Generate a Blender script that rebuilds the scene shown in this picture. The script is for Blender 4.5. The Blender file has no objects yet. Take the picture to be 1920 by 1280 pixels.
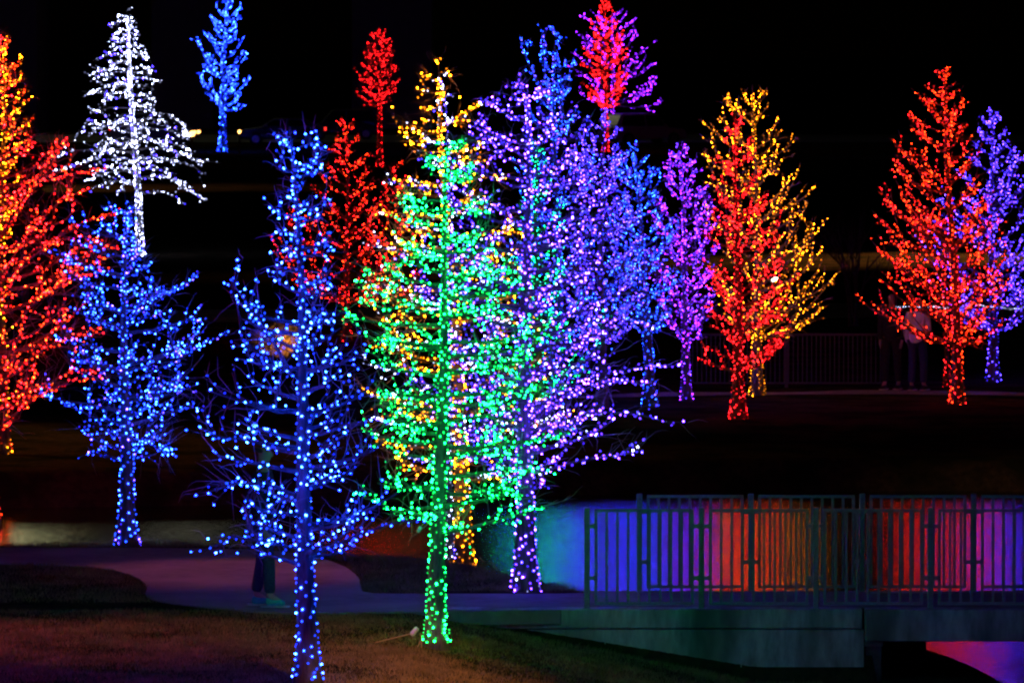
import bpy, bmesh, math, random
import numpy as np
from mathutils import Vector, noise
rnd = random.Random(7)
npr = np.random.RandomState(7)
scene = bpy.context.scene
C = scene.collection

# ------------------------------------------------------------------ camera, sky, exposure
F = 12800.0            # focal length in photo pixels (1920 wide)
HY = 60.0              # row of the horizon
CAMZ = 6.1
PITCH = math.atan((640 - HY) / F)
cam_d = bpy.data.cameras.new('camera')
cam = bpy.data.objects.new('camera', cam_d); C.objects.link(cam)
cam.location = (0, 0, CAMZ)
cam.rotation_euler = (math.radians(90) - PITCH, 0, 0)
cam_d.sensor_width = 36
cam_d.lens = F * 36 / 1920
cam_d.clip_start = 1; cam_d.clip_end = 3000
cam_d.dof.use_dof = True
cam_d.dof.focus_distance = 66
cam_d.dof.aperture_fstop = 15.0
scene.camera = cam

world = bpy.data.worlds.new('World'); scene.world = world; world.use_nodes = True
nt = world.node_tree
sky = nt.nodes.new('ShaderNodeTexSky'); sky.sky_type = 'NISHITA'; sky.sun_disc = False
sky.sun_elevation = math.radians(2); sky.sun_rotation = math.radians(200)
nt.links.new(sky.outputs[0], nt.nodes['Background'].inputs[0])
nt.nodes['Background'].inputs[1].default_value = 0.0002
sun_d = bpy.data.lights.new('moon', 'SUN'); sun_d.energy = 0.0015; sun_d.angle = math.radians(0.5); sun_d.color = (.6, .7, 1)
sun = bpy.data.objects.new('moon', sun_d); C.objects.link(sun)
sun.rotation_euler = (math.radians(50), 0, math.radians(20))

scene.view_settings.view_transform = 'Standard'
scene.view_settings.look = 'None'
scene.view_settings.exposure = 0.0
scene.view_settings.gamma = 1.0
cy = scene.cycles
cy.max_bounces = 4; cy.diffuse_bounces = 2; cy.glossy_bounces = 2; cy.transmission_bounces = 2
cy.use_denoising = True
cy.denoiser = 'OPENIMAGEDENOISE'
cy.sample_clamp_indirect = 4.0
cy.caustics_reflective = False; cy.caustics_refractive = False
cy.pixel_filter_type = 'BLACKMAN_HARRIS'
cy.filter_width = 2.2
cy.use_light_tree = True
cy.light_sampling_threshold = 0.0

def W(px, py, D):
    """world point seen at photo pixel (px, py) at distance D (y = D)"""
    a = (px - 960) / F; b = (640 - py) / F
    dy = math.cos(PITCH) + b * math.sin(PITCH)
    dz = -math.sin(PITCH) + b * math.cos(PITCH)
    t = D / dy
    return Vector((a * t, D, CAMZ + dz * t))

# ------------------------------------------------------------------ terrain
WZ = -0.8
def gp(px, py, z=0.0):
    D = F * (CAMZ - z) / (py - HY)
    return ((px - 960) * D / F, D)
POND = [gp(-700, 1018), gp(-100, 1021), gp(200, 1022), gp(420, 1024), gp(600, 1037), gp(700, 1046), gp(800, 1053),
        gp(890, 1064), gp(950, 1084), gp(1040, 1100), gp(1105, 1111),
        (1.3, 74.2), (3.9, 74.25), (4.0, 75.6), (4.4, 76.2), (4.62, 75.2), (4.8, 74), (4.97, 72.4), (5.2, 71), (5.9, 68), (7.5, 62), (14, 57), (40, 55),
        (40, 103), (12, 102.8), (6, 103.2), (1, 102.4), (-3, 100.5), (-7, 99.6), (-12, 99), (-40, 99), (-40, 86)]
PP = np.array(POND)
def sdf(x, y):
    x = np.asarray(x, float); y = np.asarray(y, float)
    d = np.full(x.shape, 1e9); inside = np.zeros(x.shape, bool)
    n = len(PP)
    for i in range(n):
        ax, ay = PP[i]; bx, by = PP[(i + 1) % n]
        ex, ey = bx - ax, by - ay
        t = np.clip(((x - ax) * ex + (y - ay) * ey) / (ex * ex + ey * ey), 0, 1)
        d = np.minimum(d, np.hypot(x - ax - t * ex, y - ay - t * ey))
        c = ((ay > y) != (by > y)) & (x < (bx - ax) * (y - ay) / (by - ay + 1e-12) + ax)
        inside ^= c
    return np.where(inside, -d, d)
def sstep(a, b, v):
    t = np.clip((v - a) / (b - a), 0, 1); return t * t * (3 - 2 * t)
def hterr(x, y):
    x = np.asarray(x, float); y = np.asarray(y, float)
    z = np.zeros(x.shape) - 0.012
    # lawn in front of the bridge falls away to the right
    f = 1 - sstep(71.2, 72.0, y)
    sl = -0.03 - np.clip((x + 1.0), 0, 9) * 0.205 + 0.0
    sl = np.maximum(sl, -0.76)
    z = np.where(y < 72.0, z * (1 - f) + sl * f * 1.0 + 0 * z, z)
    z = np.where((y < 72.0) & (x > -1.0), sl, z)
    z = z + np.where(y < 71.5, -0.02 * np.clip(71.5 - y, 0, 3) * sstep(-1, -2, -x * 0 - 1.5), 0)
    z = np.where((x > 3.85) & (x < 9) & (y > 71.9) & (y < 77), -.75, z)
    # far bank a little lower, then rising again
    far = sstep(94, 98, y)
    z = z - 0.3 * far + 0.3 * sstep(126, 150, y)
    # gentle mound on the far slope
    z = z + 0.5 * np.exp(-((x - 11) / 14) ** 2 - ((y - 175) / 22) ** 2)
    z = z + 0.02 * np.sin(x * 1.7 + y * .6) * np.sin(y * .9 - x * .4) * sstep(0.3, 1.5, np.abs(y - 76) - 4)
    m = sstep(0.0, 1.5, -sdf(x, y))
    return z * (1 - m) + (-1.5) * m
def h1(x, y): return float(hterr(np.array([x]), np.array([y]))[0])
def ground(px, py):
    """march the view ray of a pixel to the terrain"""
    Ds = np.concatenate([np.arange(58, 160, .05), np.arange(160, 900, .5)])
    P0 = W(px, py, 1.0)
    dx = P0.x; dz = P0.z - CAMZ
    z = CAMZ + dz * Ds; x = dx * Ds
    h = np.maximum(hterr(x, Ds), WZ)
    k = np.argmax(z <= h)
    return Vector((x[k], Ds[k], max(h[k], z[k])))

# ------------------------------------------------------------------ materials
def mat(name): 
    m = bpy.data.materials.new(name); m.use_nodes = True; return m
def N(m, t, **kw):
    n = m.node_tree.nodes.new(t)
    for k, v in kw.items(): setattr(n, k, v)
    return n
def noise_mat(name, c1, c2, scale=8, rough=.8, bump=.3, detail=8, c3=None, stretch=(1, 1, 1), spec=.3, metal=0, dist=.02):
    m = mat(name); L = m.node_tree.links; b = m.node_tree.nodes['Principled BSDF']
    tc = N(m, 'ShaderNodeTexCoord'); mp = N(m, 'ShaderNodeMapping'); mp.inputs['Scale'].default_value = stretch
    L.new(tc.outputs['Object'], mp.inputs['Vector'])
    n1 = N(m, 'ShaderNodeTexNoise'); n1.inputs['Scale'].default_value = scale; n1.inputs['Detail'].default_value = detail
    n1.inputs['Roughness'].default_value = .65
    L.new(mp.outputs[0], n1.inputs['Vector'])
    r = N(m, 'ShaderNodeValToRGB'); r.color_ramp.elements[0].position = .32; r.color_ramp.elements[1].position = .68
    r.color_ramp.elements[0].color = (*c1, 1); r.color_ramp.elements[1].color = (*c2, 1)
    L.new(n1.outputs[0], r.inputs[0]); col = r.outputs[0]
    if c3:
        n2 = N(m, 'ShaderNodeTexNoise'); n2.inputs['Scale'].default_value = scale * .13; n2.inputs['Detail'].default_value = 4
        L.new(mp.outputs[0], n2.inputs['Vector'])
        r2 = N(m, 'ShaderNodeValToRGB'); r2.color_ramp.elements[0].position = .45; r2.color_ramp.elements[1].position = .62
        L.new(n2.outputs[0], r2.inputs[0])
        mx = N(m, 'ShaderNodeMix', data_type='RGBA'); mx.inputs['B'].default_value = (*c3, 1)
        L.new(r2.outputs[0], mx.inputs['Factor']); L.new(col, mx.inputs['A']); col = mx.outputs['Result']
    L.new(col, b.inputs['Base Color'])
    b.inputs['Roughness'].default_value = rough; b.inputs['Metallic'].default_value = metal
    b.inputs['Specular IOR Level'].default_value = spec
    if bump:
        bp = N(m, 'ShaderNodeBump'); bp.inputs['Strength'].default_value = bump; bp.inputs['Distance'].default_value = dist
        L.new(n1.outputs[0], bp.inputs['Height']); L.new(bp.outputs[0], b.inputs['Normal'])
    return m
M = {}
M['bark'] = noise_mat('bark', (.04, .034, .03), (.2, .17, .14), 22, .9, 1.0, stretch=(1, 1, .18), dist=.015)
M['twig'] = noise_mat('twig_bark', (.25, .2, .17), (.45, .38, .32), 20, .8, 0)
M['lawn'] = noise_mat('lawn_ground', (.02, .015, .008), (.055, .04, .02), 9, .95, .8, spec=0.0, c3=(.014, .016, .007), dist=.04)
M['blade'] = noise_mat('dormant_grass', (.1, .08, .03), (.3, .2, .085), 3, .9, 0, spec=.02)
M['path'] = noise_mat('path_concrete', (.11, .1, .1), (.2, .18, .18), 6, .85, .15, spec=.12, c3=(.22, .2, .19), dist=.004)
M['concrete'] = noise_mat('wall_concrete', (.2, .2, .19), (.52, .51, .49), 9, .85, .8, c3=(.1, .1, .095), stretch=(1, 1, .28), dist=.012)
M['shaded_concrete'] = noise_mat('shade_dark_concrete', (.03, .03, .03), (.09, .09, .085), 6, .9, .5, spec=.1)  # dark tone carries the shade below the span beam
M['steel'] = noise_mat('railing_paint', (.13, .15, .15), (.24, .26, .26), 30, .45, .05, spec=.5)
M['dark_steel'] = noise_mat('dark_metal', (.03, .03, .035), (.06, .06, .065), 20, .5, 0)
M['wire'] = noise_mat('green_wire', (.01, .03, .012), (.02, .06, .025), 20, .6, 0)
M['cord'] = noise_mat('orange_cord', (.42, .2, .09), (.55, .3, .15), 20, .5, 0)
M['plug'] = noise_mat('white_plug', (.65, .6, .55), (.8, .75, .7), 20, .4, 0)
M['skin'] = noise_mat('skin', (.42, .25, .18), (.5, .31, .23), 20, .55, 0)
M['hair'] = noise_mat('hair', (.015, .01, .008), (.05, .03, .02), 60, .6, .2)
M['denim'] = noise_mat('dark_denim', (.02, .03, .07), (.05, .07, .13), 60, .9, .2)
M['black_cloth'] = noise_mat('black_cloth', (.01, .01, .012), (.03, .03, .035), 40, .9, .2)
M['white_cloth'] = noise_mat('white_jacket', (.7, .68, .72), (.82, .8, .84), 12, .8, .4)
M['maroon_cloth'] = noise_mat('maroon_cloth', (.05, .01, .015), (.1, .02, .03), 40, .9, .2)
M['teal_shoe'] = noise_mat('teal_canvas', (.02, .32, .33), (.05, .5, .48), 40, .7, .2)
M['sole'] = noise_mat('sole_rubber', (.5, .48, .45), (.65, .63, .6), 40, .7, 0)
M['car_silver'] = noise_mat('silver_car_paint', (.3, .31, .33), (.36, .37, .39), 3, .28, 0, metal=.6)
M['car_dark'] = noise_mat('dark_car_paint', (.05, .05, .06), (.08, .08, .09), 3, .25, 0, metal=.4)
M['car_purple'] = noise_mat('pale_car_paint', (.4, .38, .45), (.45, .42, .5), 3, .3, 0, metal=.2)
M['glass'] = noise_mat('car_glass', (.006, .007, .01), (.01, .012, .016), 3, .08, 0, spec=.6)
M['rubber'] = noise_mat('rubber', (.012, .012, .013), (.03, .03, .03), 20, .85, 0)
M['rim'] = noise_mat('wheel_rim', (.3, .3, .32), (.45, .45, .47), 8, .35, 0, metal=.8)
M['asphalt'] = noise_mat('asphalt', (.035, .035, .037), (.07, .07, .07), 5, .85, .3)
M['leaf'] = noise_mat('shrub_leaf', (.1, .09, .03), (.24, .17, .07), 5, .7, 0)
M['facade'] = noise_mat('facade_render', (.35, .33, .3), (.42, .4, .36), 2, .85, .1)
def emit(name, col, k):
    m = mat(name); b = m.node_tree.nodes['Principled BSDF']
    b.inputs['Base Color'].default_value = (*[min(1, c) * .5 for c in col], 1)
    b.inputs['Emission Color'].default_value = (*col, 1); b.inputs['Emission Strength'].default_value = k
    return m
# water: dark, glossy, fine wind ripples
def water_mat():
    m = mat('pond_water'); L = m.node_tree.links; b = m.node_tree.nodes['Principled BSDF']
    b.inputs['Base Color'].default_value = (.004, .006, .007, 1)
    b.inputs['Roughness'].default_value = .155; b.inputs['IOR'].default_value = 1.45
    b.inputs['Specular IOR Level'].default_value = .9
    tc = N(m, 'ShaderNodeTexCoord'); mp = N(m, 'ShaderNodeMapping'); mp.inputs['Scale'].default_value = (1.2, 1.6, 1)
    mp.inputs['Rotation'].default_value = (0, 0, .25)
    L.new(tc.outputs['Object'], mp.inputs['Vector'])
    n1 = N(m, 'ShaderNodeTexNoise'); n1.inputs['Scale'].default_value = 5; n1.inputs['Detail'].default_value = 6
    L.new(mp.outputs[0], n1.inputs['Vector'])
    n2 = N(m, 'ShaderNodeTexNoise'); n2.inputs['Scale'].default_value = .5; n2.inputs['Detail'].default_value = 3
    L.new(mp.outputs[0], n2.inputs['Vector'])
    ad = N(m, 'ShaderNodeMath', operation='ADD'); L.new(n1.outputs[0], ad.inputs[0]); L.new(n2.outputs[0], ad.inputs[1])
    bp = N(m, 'ShaderNodeBump'); bp.inputs['Strength'].default_value = .7; bp.inputs['Distance'].default_value = .012
    L.new(ad.outputs[0], bp.inputs['Height']); L.new(bp.outputs[0], b.inputs['Normal'])
    return m
M['water'] = water_mat()

LED = {  # linear colour, radiance
    'azure': ((.008, .048, 1.0), 68), 'blue': ((.009, .03, 1.0), 60), 'indigo': ((.045, .022, 1.0), 54),
    'green': ((.004, 1.0, .11), 32), 'teal': ((.006, .9, .42), 24), 'amber': ((1.0, .25, .003), 36),
    'violet': ((.085, .022, 1.0), 52), 'magenta': ((.22, .012, 1.0), 44), 'red': ((1.0, .008, .01), 32),
    'orange': ((1.0, .026, .003), 38), 'white': ((.55, .6, 1.0), 17)}
def led_mat(kind, gain, single):
    key = ('led', kind, gain, single)
    if key in M: return M[key]
    col, k = LED[kind]
    m = mat(kind + '_light_bulb'); L = m.node_tree.links; b = m.node_tree.nodes['Principled BSDF']
    b.inputs['Base Color'].default_value = (*[c * .3 for c in col], 1)
    b.inputs['Emission Color'].default_value = (*col, 1)
    if single:
        r = N(m, 'ShaderNodeObjectInfo').outputs['Random']
    else:
        r = N(m, 'ShaderNodeNewGeometry').outputs['Random Per Island']
    pw = N(m, 'ShaderNodeMath', operation='POWER'); L.new(r, pw.inputs[0]); pw.inputs[1].default_value = 3.6
    ma = N(m, 'ShaderNodeMath', operation='MULTIPLY_ADD'); L.new(pw.outputs[0], ma.inputs[0])
    ma.inputs[1].default_value = k * gain * 2.9; ma.inputs[2].default_value = k * gain * .03
    L.new(ma.outputs[0], b.inputs['Emission Strength'])
    M[key] = m
    return m

# ------------------------------------------------------------------ mesh helpers
class MB:
    def __init__(s): s.v = []; s.f = []
    def add(s, v, f):
        o = len(s.v); s.v += [tuple(p) for p in v]; s.f += [tuple(i + o for i in q) for q in f]
    def box(s, a, b):
        (x0, y0, z0), (x1, y1, z1) = a, b
        s.add([(x0, y0, z0), (x1, y0, z0), (x1, y1, z0), (x0, y1, z0), (x0, y0, z1), (x1, y0, z1), (x1, y1, z1), (x0, y1, z1)],
              [(0, 3, 2, 1), (4, 5, 6, 7), (0, 1, 5, 4), (1, 2, 6, 5), (2, 3, 7, 6), (3, 0, 4, 7)])
    def tube(s, pts, rad, n=5, cap=True):
        o = len(s.v); u = Vector((.3, .9, .1)).normalized(); m = len(pts)
        for i in range(m):
            t = (pts[min(i + 1, m - 1)] - pts[max(i - 1, 0)])
            if t.length < 1e-9: t = Vector((0, 0, 1))
            t.normalize()
            a = u - t * u.dot(t)
            if a.length < .05: a = Vector((1, 0, 0)) - t * t.x
            a.normalize(); b = t.cross(a); u = a
            r = rad[i] if not isinstance(rad, (int, float)) else rad
            for k in range(n):
                w = 2 * math.pi * k / n
                q = pts[i] + (a * math.cos(w) + b * math.sin(w)) * r
                s.v.append((q.x, q.y, q.z))
        for i in range(m - 1):
            for k in range(n):
                k2 = (k + 1) % n
                s.f.append((o + i * n + k, o + i * n + k2, o + (i + 1) * n + k2, o + (i + 1) * n + k))
        if cap:
            s.f.append(tuple(o + k for k in range(n))[::-1]); s.f.append(tuple(o + (m - 1) * n + k for k in range(n)))
    def build(s, name, m, parent=None, smooth=False, origin=None):
        me = bpy.data.meshes.new(name)
        v = s.v
        if origin is not None: v = [(a - origin[0], b - origin[1], c - origin[2]) for a, b, c in v]
        me.from_pydata(v, [], s.f); me.materials.append(m)
        if smooth: me.polygons.foreach_set('use_smooth', [True] * len(me.polygons))
        o = bpy.data.objects.new(name, me); C.objects.link(o)
        if parent is not None: o.parent = parent
        return o
def tag(o, label=None, cat=None, group=None, kind=None):
    if label: o['label'] = label
    if cat: o['category'] = cat
    if group: o['group'] = group
    if kind: o['kind'] = kind
    return o
def empty(name, loc=(0, 0, 0), rz=0):
    o = bpy.data.objects.new(name, None); C.objects.link(o); o.location = loc; o.rotation_euler = (0, 0, rz)
    o.empty_display_size = .2
    return o
def np_mesh(name, V, Fc, m, parent=None):
    me = bpy.data.meshes.new(name); nf, k = Fc.shape
    me.vertices.add(len(V)); me.vertices.foreach_set('co', V.astype(np.float32).ravel())
    me.loops.add(nf * k); me.loops.foreach_set('vertex_index', Fc.astype(np.int32).ravel())
    me.polygons.add(nf); me.polygons.foreach_set('loop_start', np.arange(0, nf * k, k, dtype=np.int32))
    me.materials.append(m); me.update(calc_edges=True); me.validate()
    o = bpy.data.objects.new(name, me); C.objects.link(o)
    if parent is not None: o.parent = parent
    return o

# ------------------------------------------------------------------ ground, water, paths
def spaced(a, b, n): return list(np.linspace(a, b, n))
xs = spaced(-400, -40, 14) + spaced(-38, -10.5, 26) + spaced(-10, 10, 140) + spaced(10.5, 38, 26) + spaced(40, 400, 14)
ys = spaced(-60, 50, 8) + spaced(52, 60, 14) + spaced(60.3, 112, 240) + spaced(112.6, 150, 60) + spaced(151, 240, 60) + spaced(245, 500, 30) + spaced(520, 1600, 18)
X, Y = np.meshgrid(xs, ys); Z = hterr(X, Y)
V = np.stack([X.ravel(), Y.ravel(), Z.ravel()], 1); nx, ny = len(xs), len(ys)
ii = (np.arange(ny - 1)[:, None] * nx + np.arange(nx - 1)[None]).ravel()
Q = np.stack([ii, ii + 1, ii + nx + 1, ii + nx], 1)
g = np_mesh('ground', V, Q, M['lawn']); tag(g, 'dormant lawn sloping around the pond', kind='structure')
g.data.polygons.foreach_set('use_smooth', [True] * len(g.data.polygons))
wm = MB(); wm.add([(-60, 52, WZ), (60, 52, WZ), (60, 116, WZ), (-60, 116, WZ)], [(0, 1, 2, 3)])
tag(wm.build('water', M['water']), 'dark rippled pond water', kind='structure')

def slab(name, poly, z0, z1, m, label=None):
    mb = MB(); n = len(poly)
    mb.v = [(x, y, z0) for x, y in poly] + [(x, y, z1) for x, y in poly]
    mb.f = [tuple(range(n, 2 * n))] + [(i, (i + 1) % n, n + (i + 1) % n, n + i) for i in range(n)]
    o = mb.build(name, m); tag(o, label, kind='structure'); return o
def smooth_poly(pts, it=2):
    for _ in range(it):
        q = []
        for i in range(len(pts)):
            a = pts[i]; b = pts[(i + 1) % len(pts)]
            q += [(a[0] * .75 + b[0] * .25, a[1] * .75 + b[1] * .25), (a[0] * .25 + b[0] * .75, a[1] * .25 + b[1] * .75)]
        pts = q
    return pts
P1 = [gp(-400, 1027), gp(-100, 1027), gp(200, 1027), gp(420, 1029), gp(560, 1036), gp(640, 1058), gp(672, 1082), gp(676, 1100), gp(680, 1113),
      gp(760, 1114), gp(900, 1114), gp(1000, 1114), gp(1080, 1113), (.9, 74.3), (.9, 72.02), gp(840, 1146.9), gp(640, 1150), gp(500, 1150), gp(400, 1141), gp(300, 1130), gp(268, 1118), gp(276, 1100),
      gp(255, 1082), gp(200, 1066), gp(100, 1059), gp(-100, 1057), gp(-400, 1057)]
P1 = smooth_poly(P1, 1)
slab('path', P1, -.15, .0, M['path'], 'pale concrete path beside the pond')
# far path along the opposite bank
def ribbon(name, px0, pts, w, m, label):
    mb = MB(); L = []
    for px, py in pts:
        p = ground(px, py); L.append(p)
    for i, p in enumerate(L):
        for yy in (0, w):
            mb.v.append((p.x * (p.y + yy) / p.y, p.y + yy, h1(p.x, p.y + yy) + .03))
    mb.f = [(2 * i, 2 * i + 2, 2 * i + 3, 2 * i + 1) for i in range(len(L) - 1)]
    o = mb.build(name, m); tag(o, label, kind='structure'); return o
ribbon('far_path', 0, [(x, 748 - 6 * math.sin((x - 1150) / 900 * 3.1)) for x in range(900, 2100, 40)], 1.1, M['path'], 'pale path on the far bank')
ribbon('upper_path', 0, [(x, 600 - 2 * (x - 1400) / 300) for x in range(300, 2100, 60)], 5.0, M['path'], 'pale path crossing the far slope')
ribbon('road', 0, [(x, 268) for x in range(-300, 2300, 200)], 26, M['asphalt'], 'dark road behind the park')
kb = MB()
k0 = ground(1540, 300); kb.box((k0.x, k0.y, k0.z - .1), (k0.x + 30, k0.y + .3, k0.z + .16))
tag(kb.build('kerb', M['path']), 'low pale kerb beyond the lawn', kind='structure')

# grass blades: foreground lawn, island, mound and the shoreline
def grass(name, regions, label):
    px, py, hh = [], [], []
    for x0, x1, y0, y1, n, h in regions:
        px.append(npr.uniform(x0, x1, n)); py.append(npr.uniform(y0, y1, n)); hh.append(npr.uniform(.5, 1.3, n) * h)
    x = np.concatenate(px); y = np.concatenate(py); h = np.concatenate(hh)
    # keep off the path, the bridge and the water
    poly = np.array(P1); ins = np.zeros(len(x), bool)
    for i in range(len(poly)):
        ax, ay = poly[i]; bx, by = poly[(i + 1) % len(poly)]
        c = ((ay > y) != (by > y)) & (x < (bx - ax) * (y - ay) / (by - ay + 1e-12) + ax); ins ^= c
    ok = ~ins & (sdf(x, y) > -.1) & ~((y > 71.95) & (y < 74.5) & (x > -.75))
    # clumps
    cl = np.sin(x * 3.1 + np.sin(y * 2.3) * 1.5) * np.sin(y * 1.7 + np.sin(x * 1.9)) * .5 + .5
    ok &= npr.rand(len(x)) < .35 + .65 * cl
    x, y, h, cl = x[ok], y[ok], h[ok], cl[ok]; h = h * (.6 + .6 * cl)
    z = hterr(x, y) - .005; n = len(x)
    a = npr.uniform(0, 6.283, n); w = npr.uniform(.002, .005, n); lx = npr.normal(0, .45, n) * h; ly = npr.normal(0, .45, n) * h
    V = np.empty((n, 3, 3)); V[:, 0] = np.stack([x - np.cos(a) * w, y - np.sin(a) * w, z], 1)
    V[:, 1] = np.stack([x + np.cos(a) * w, y + np.sin(a) * w, z], 1); V[:, 2] = np.stack([x + lx, y + ly, z + h], 1)
    o = np_mesh(name, V.reshape(-1, 3), np.arange(3 * n).reshape(-1, 3), M['blade'])
    tag(o, label, 'grass', kind='stuff')
grass('lawn_grass', [(-6, 3.3, 62, 72, 210000, .045), (-7, -3.5, 73, 78.5, 26000, .05), (-2.6, .9, 74, 81.2, 50000, .055)], 'short dormant grass of the near lawn')
sx, n0 = [], 0
edge = []
for k in range(10):
    (ax, ay), (bx, by) = POND[k], POND[k + 1]
    edge.append((min(ax, bx), max(ax, bx), min(ay, by) - .35, max(ay, by) + .25, int(1400 * abs(bx - ax)) + 200, .085))
grass('shore_grass', edge, 'taller grass fringing the near pond edge')

# ------------------------------------------------------------------ bridge
BY0, BY1 = 72.0, 74.4
def bx(px): return (px - 960) * BY0 / F
br = empty('footbridge', (bx(1100), BY0, 0))
tag(br, 'concrete footbridge and its long retaining wall at the pond edge', 'bridge')
def bpart(mb, name, m, **k): return mb.build(name, m, br, origin=br.location)
m = MB(); m.box((bx(838), BY0, -.2), (bx(1619), BY0 + .3, .006)); 
o = bpart(m, 'edge_beam', M['concrete']); o.modifiers.new('b', 'BEVEL').width = .012
m = MB(); m.box((bx(846), BY0 + .025, -1.6), (bx(1622), BY0 + .28, -.212)); bpart(m, 'retaining_wall', M['concrete'])
for px in (1134, 1390):   # shutter joints of the wall as shallow pilaster strips
    m = MB(); m.box((bx(px), BY0 + .017, -1.6), (bx(px) + .012, BY0 + .024, -.214)); bpart(m, 'joint_strip', M['concrete'])
m = MB(); m.box((bx(1100), BY0 + .3, -.2), (bx(1655), BY1, 0.004)); bpart(m, 'approach_slab', M['path'])
m = MB(); m.box((bx(1622) + .01, BY0 - .02, -.335), (14, BY0 + .3, .004)); o = bpart(m, 'span_beam', M['concrete']); o.modifiers.new('b', 'BEVEL').width = .012
m = MB(); m.box((bx(1655), BY0 + .3, -.2), (14, BY1 - .3, 0.002)); bpart(m, 'deck', M['path'])
m = MB(); m.box((bx(1655), BY1 - .3, -.335), (14, BY1, .004)); bpart(m, 'back_beam', M['concrete'])
m = MB(); m.box((bx(1624), BY0 + .03, -.39), (bx(1658), BY1 - .05, -.338)); bpart(m, 'bearing_ledge', M['concrete'])
m = MB(); m.box((bx(1626), BY0 + .06, -2), (bx(1655), BY1 - .1, -.392)); bpart(m, 'pier', M['shaded_concrete'])
m = MB(); m.box((bx(1657), BY0 + 1.3, -2), (4.46, BY1 - .32, -.21)); bpart(m, 'abutment', M['shaded_concrete'])

def railing(name, Y0, posts, label):
    """posts: x positions; panels of ten pickets hang between them on brackets"""
    root = empty(name, (posts[0], Y0, 0)); tag(root, label, 'railing', 'bridge railings')
    pm = MB(); pm.box((-.03, -.03, 0), (.03, .03, 1.075)); pm.box((-.05, -.05, 0), (.05, .05, .012))
    pmesh = None
    k = MB(); k.box((-.013, -.013, 0.06), (.013, .013, 1.03)); picket_me = None; br_me = None
    W_ = posts[1] - posts[0] - .165; x0 = .0825
    fr = MB(); fr.box((0, -.017, 0), (W_, .017, .03)); frame_me = None
    for i, x in enumerate(posts):
        if pmesh is None:
            o = pm.build('post', M['steel'], root); o.modifiers.new('b', 'BEVEL').width = .006; pmesh = o
        else:
            o = pmesh.copy(); C.objects.link(o); o.parent = root
        o.location = (x - posts[0], 0, 0)
        if i == len(posts) - 1: break
        p = empty('railing_panel', (x - posts[0] + x0, 0, 0)); p.parent = root
        for zz in (1.03, .045):
            if frame_me is None: q = fr.build('rail', M['steel'], p); frame_me = q.data
            else: q = bpy.data.objects.new('rail', frame_me); C.objects.link(q); q.parent = p
            q.location = (0, 0, zz)
        for j in range(10):
            if picket_me is None:
                q = k.build('picket', M['steel'], p); picket_me = q.data
            else:
                q = bpy.data.objects.new('picket', picket_me); C.objects.link(q); q.parent = p
            q.location = (.013 + (W_ - .026) * j / 9, 0, 0)
            if j in (0, 9): q.scale = (1.15, 1.15, 1)
        for xs_, zz in ((0.03, .31), (0.03, .86), (x0 + W_, .31), (x0 + W_, .86)):
            if br_me is None:
                b = MB(); b.box((0, -.02, 0), (.0525, .02, .04)); b.box((.04, -.03, -.008), (.0525, .03, .048))
                q = b.build('bracket', M['steel'], root); br_me = q.data
            else:
                q = bpy.data.objects.new('bracket', br_me); C.objects.link(q); q.parent = root
            q.location = (x - posts[0] + xs_, 0, zz)
    return root
railing('front_railing', BY0 + .1, [bx(1101 + 215.5 * i) for i in range(6)], 'nearer steel railing standing on the concrete wall edge of the bridge')
railing('back_railing', BY1 - .12, [(1199 - 960) * BY1 / F + i * 1.215 for i in range(5)], 'farther steel railing seen through the nearer one above the water')

# railing on the far bank
fr = empty('far_railing', ground(1290, 728)); tag(fr, 'dim metal fence of thin pickets on the far bank left of the people', 'fence')
o0 = Vector(fr.location)
fy = o0.y
span = 3.55
m = MB(); m.box((0, -.02, .08), (span, .02, .11)); m.build('rail', M['dark_steel'], fr)
m = MB(); m.box((0, -.02, .95), (span, .02, .99)); m.build('rail', M['dark_steel'], fr)
pk = None
for j in range(44):
    b = MB(); b.box((-.01, -.01, .08), (.01, .01, .97))
    if pk is None: q = b.build('picket', M['dark_steel'], fr); pk = q.data
    else: q = bpy.data.objects.new('picket', pk); C.objects.link(q); q.parent = fr
    q.location = (span * j / 43, 0, 0)
pk = None
for j in range(3):
    b = MB(); b.box((-.03, -.03, -.05), (.03, .03, 1.05))
    if pk is None: q = b.build('post', M['dark_steel'], fr); pk = q.data
    else: q = bpy.data.objects.new('post', pk); C.objects.link(q); q.parent = fr
    q.location = (span * j / 2, 0, 0)

# ------------------------------------------------------------------ trees
ICO = None
def ico():
    bm = bmesh.new(); bmesh.ops.create_icosphere(bm, subdivisions=1, radius=1)
    v = np.array([list(x.co) for x in bm.verts]); f = np.array([[q.index for q in p.verts] for p in bm.faces]); bm.free()
    return v, f
ICO = ico()
OCT = (np.array([[1, 0, 0], [-1, 0, 0], [0, 1, 0], [0, -1, 0], [0, 0, 1], [0, 0, -1]], float),
       np.array([[0, 2, 4], [2, 1, 4], [1, 3, 4], [3, 0, 4], [2, 0, 5], [1, 2, 5], [3, 1, 5], [0, 3, 5]]))
def rand_rot(n):
    q = npr.normal(size=(n, 4)); q /= np.linalg.norm(q, axis=1)[:, None]
    w, x, y, z = q.T
    return np.stack([1 - 2 * (y * y + z * z), 2 * (x * y - w * z), 2 * (x * z + w * y), 2 * (x * y + w * z), 1 - 2 * (x * x + z * z), 2 * (y * z - w * x),
                     2 * (x * z - w * y), 2 * (y * z + w * x), 1 - 2 * (x * x + y * y)], 1).reshape(-1, 3, 3)
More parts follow.
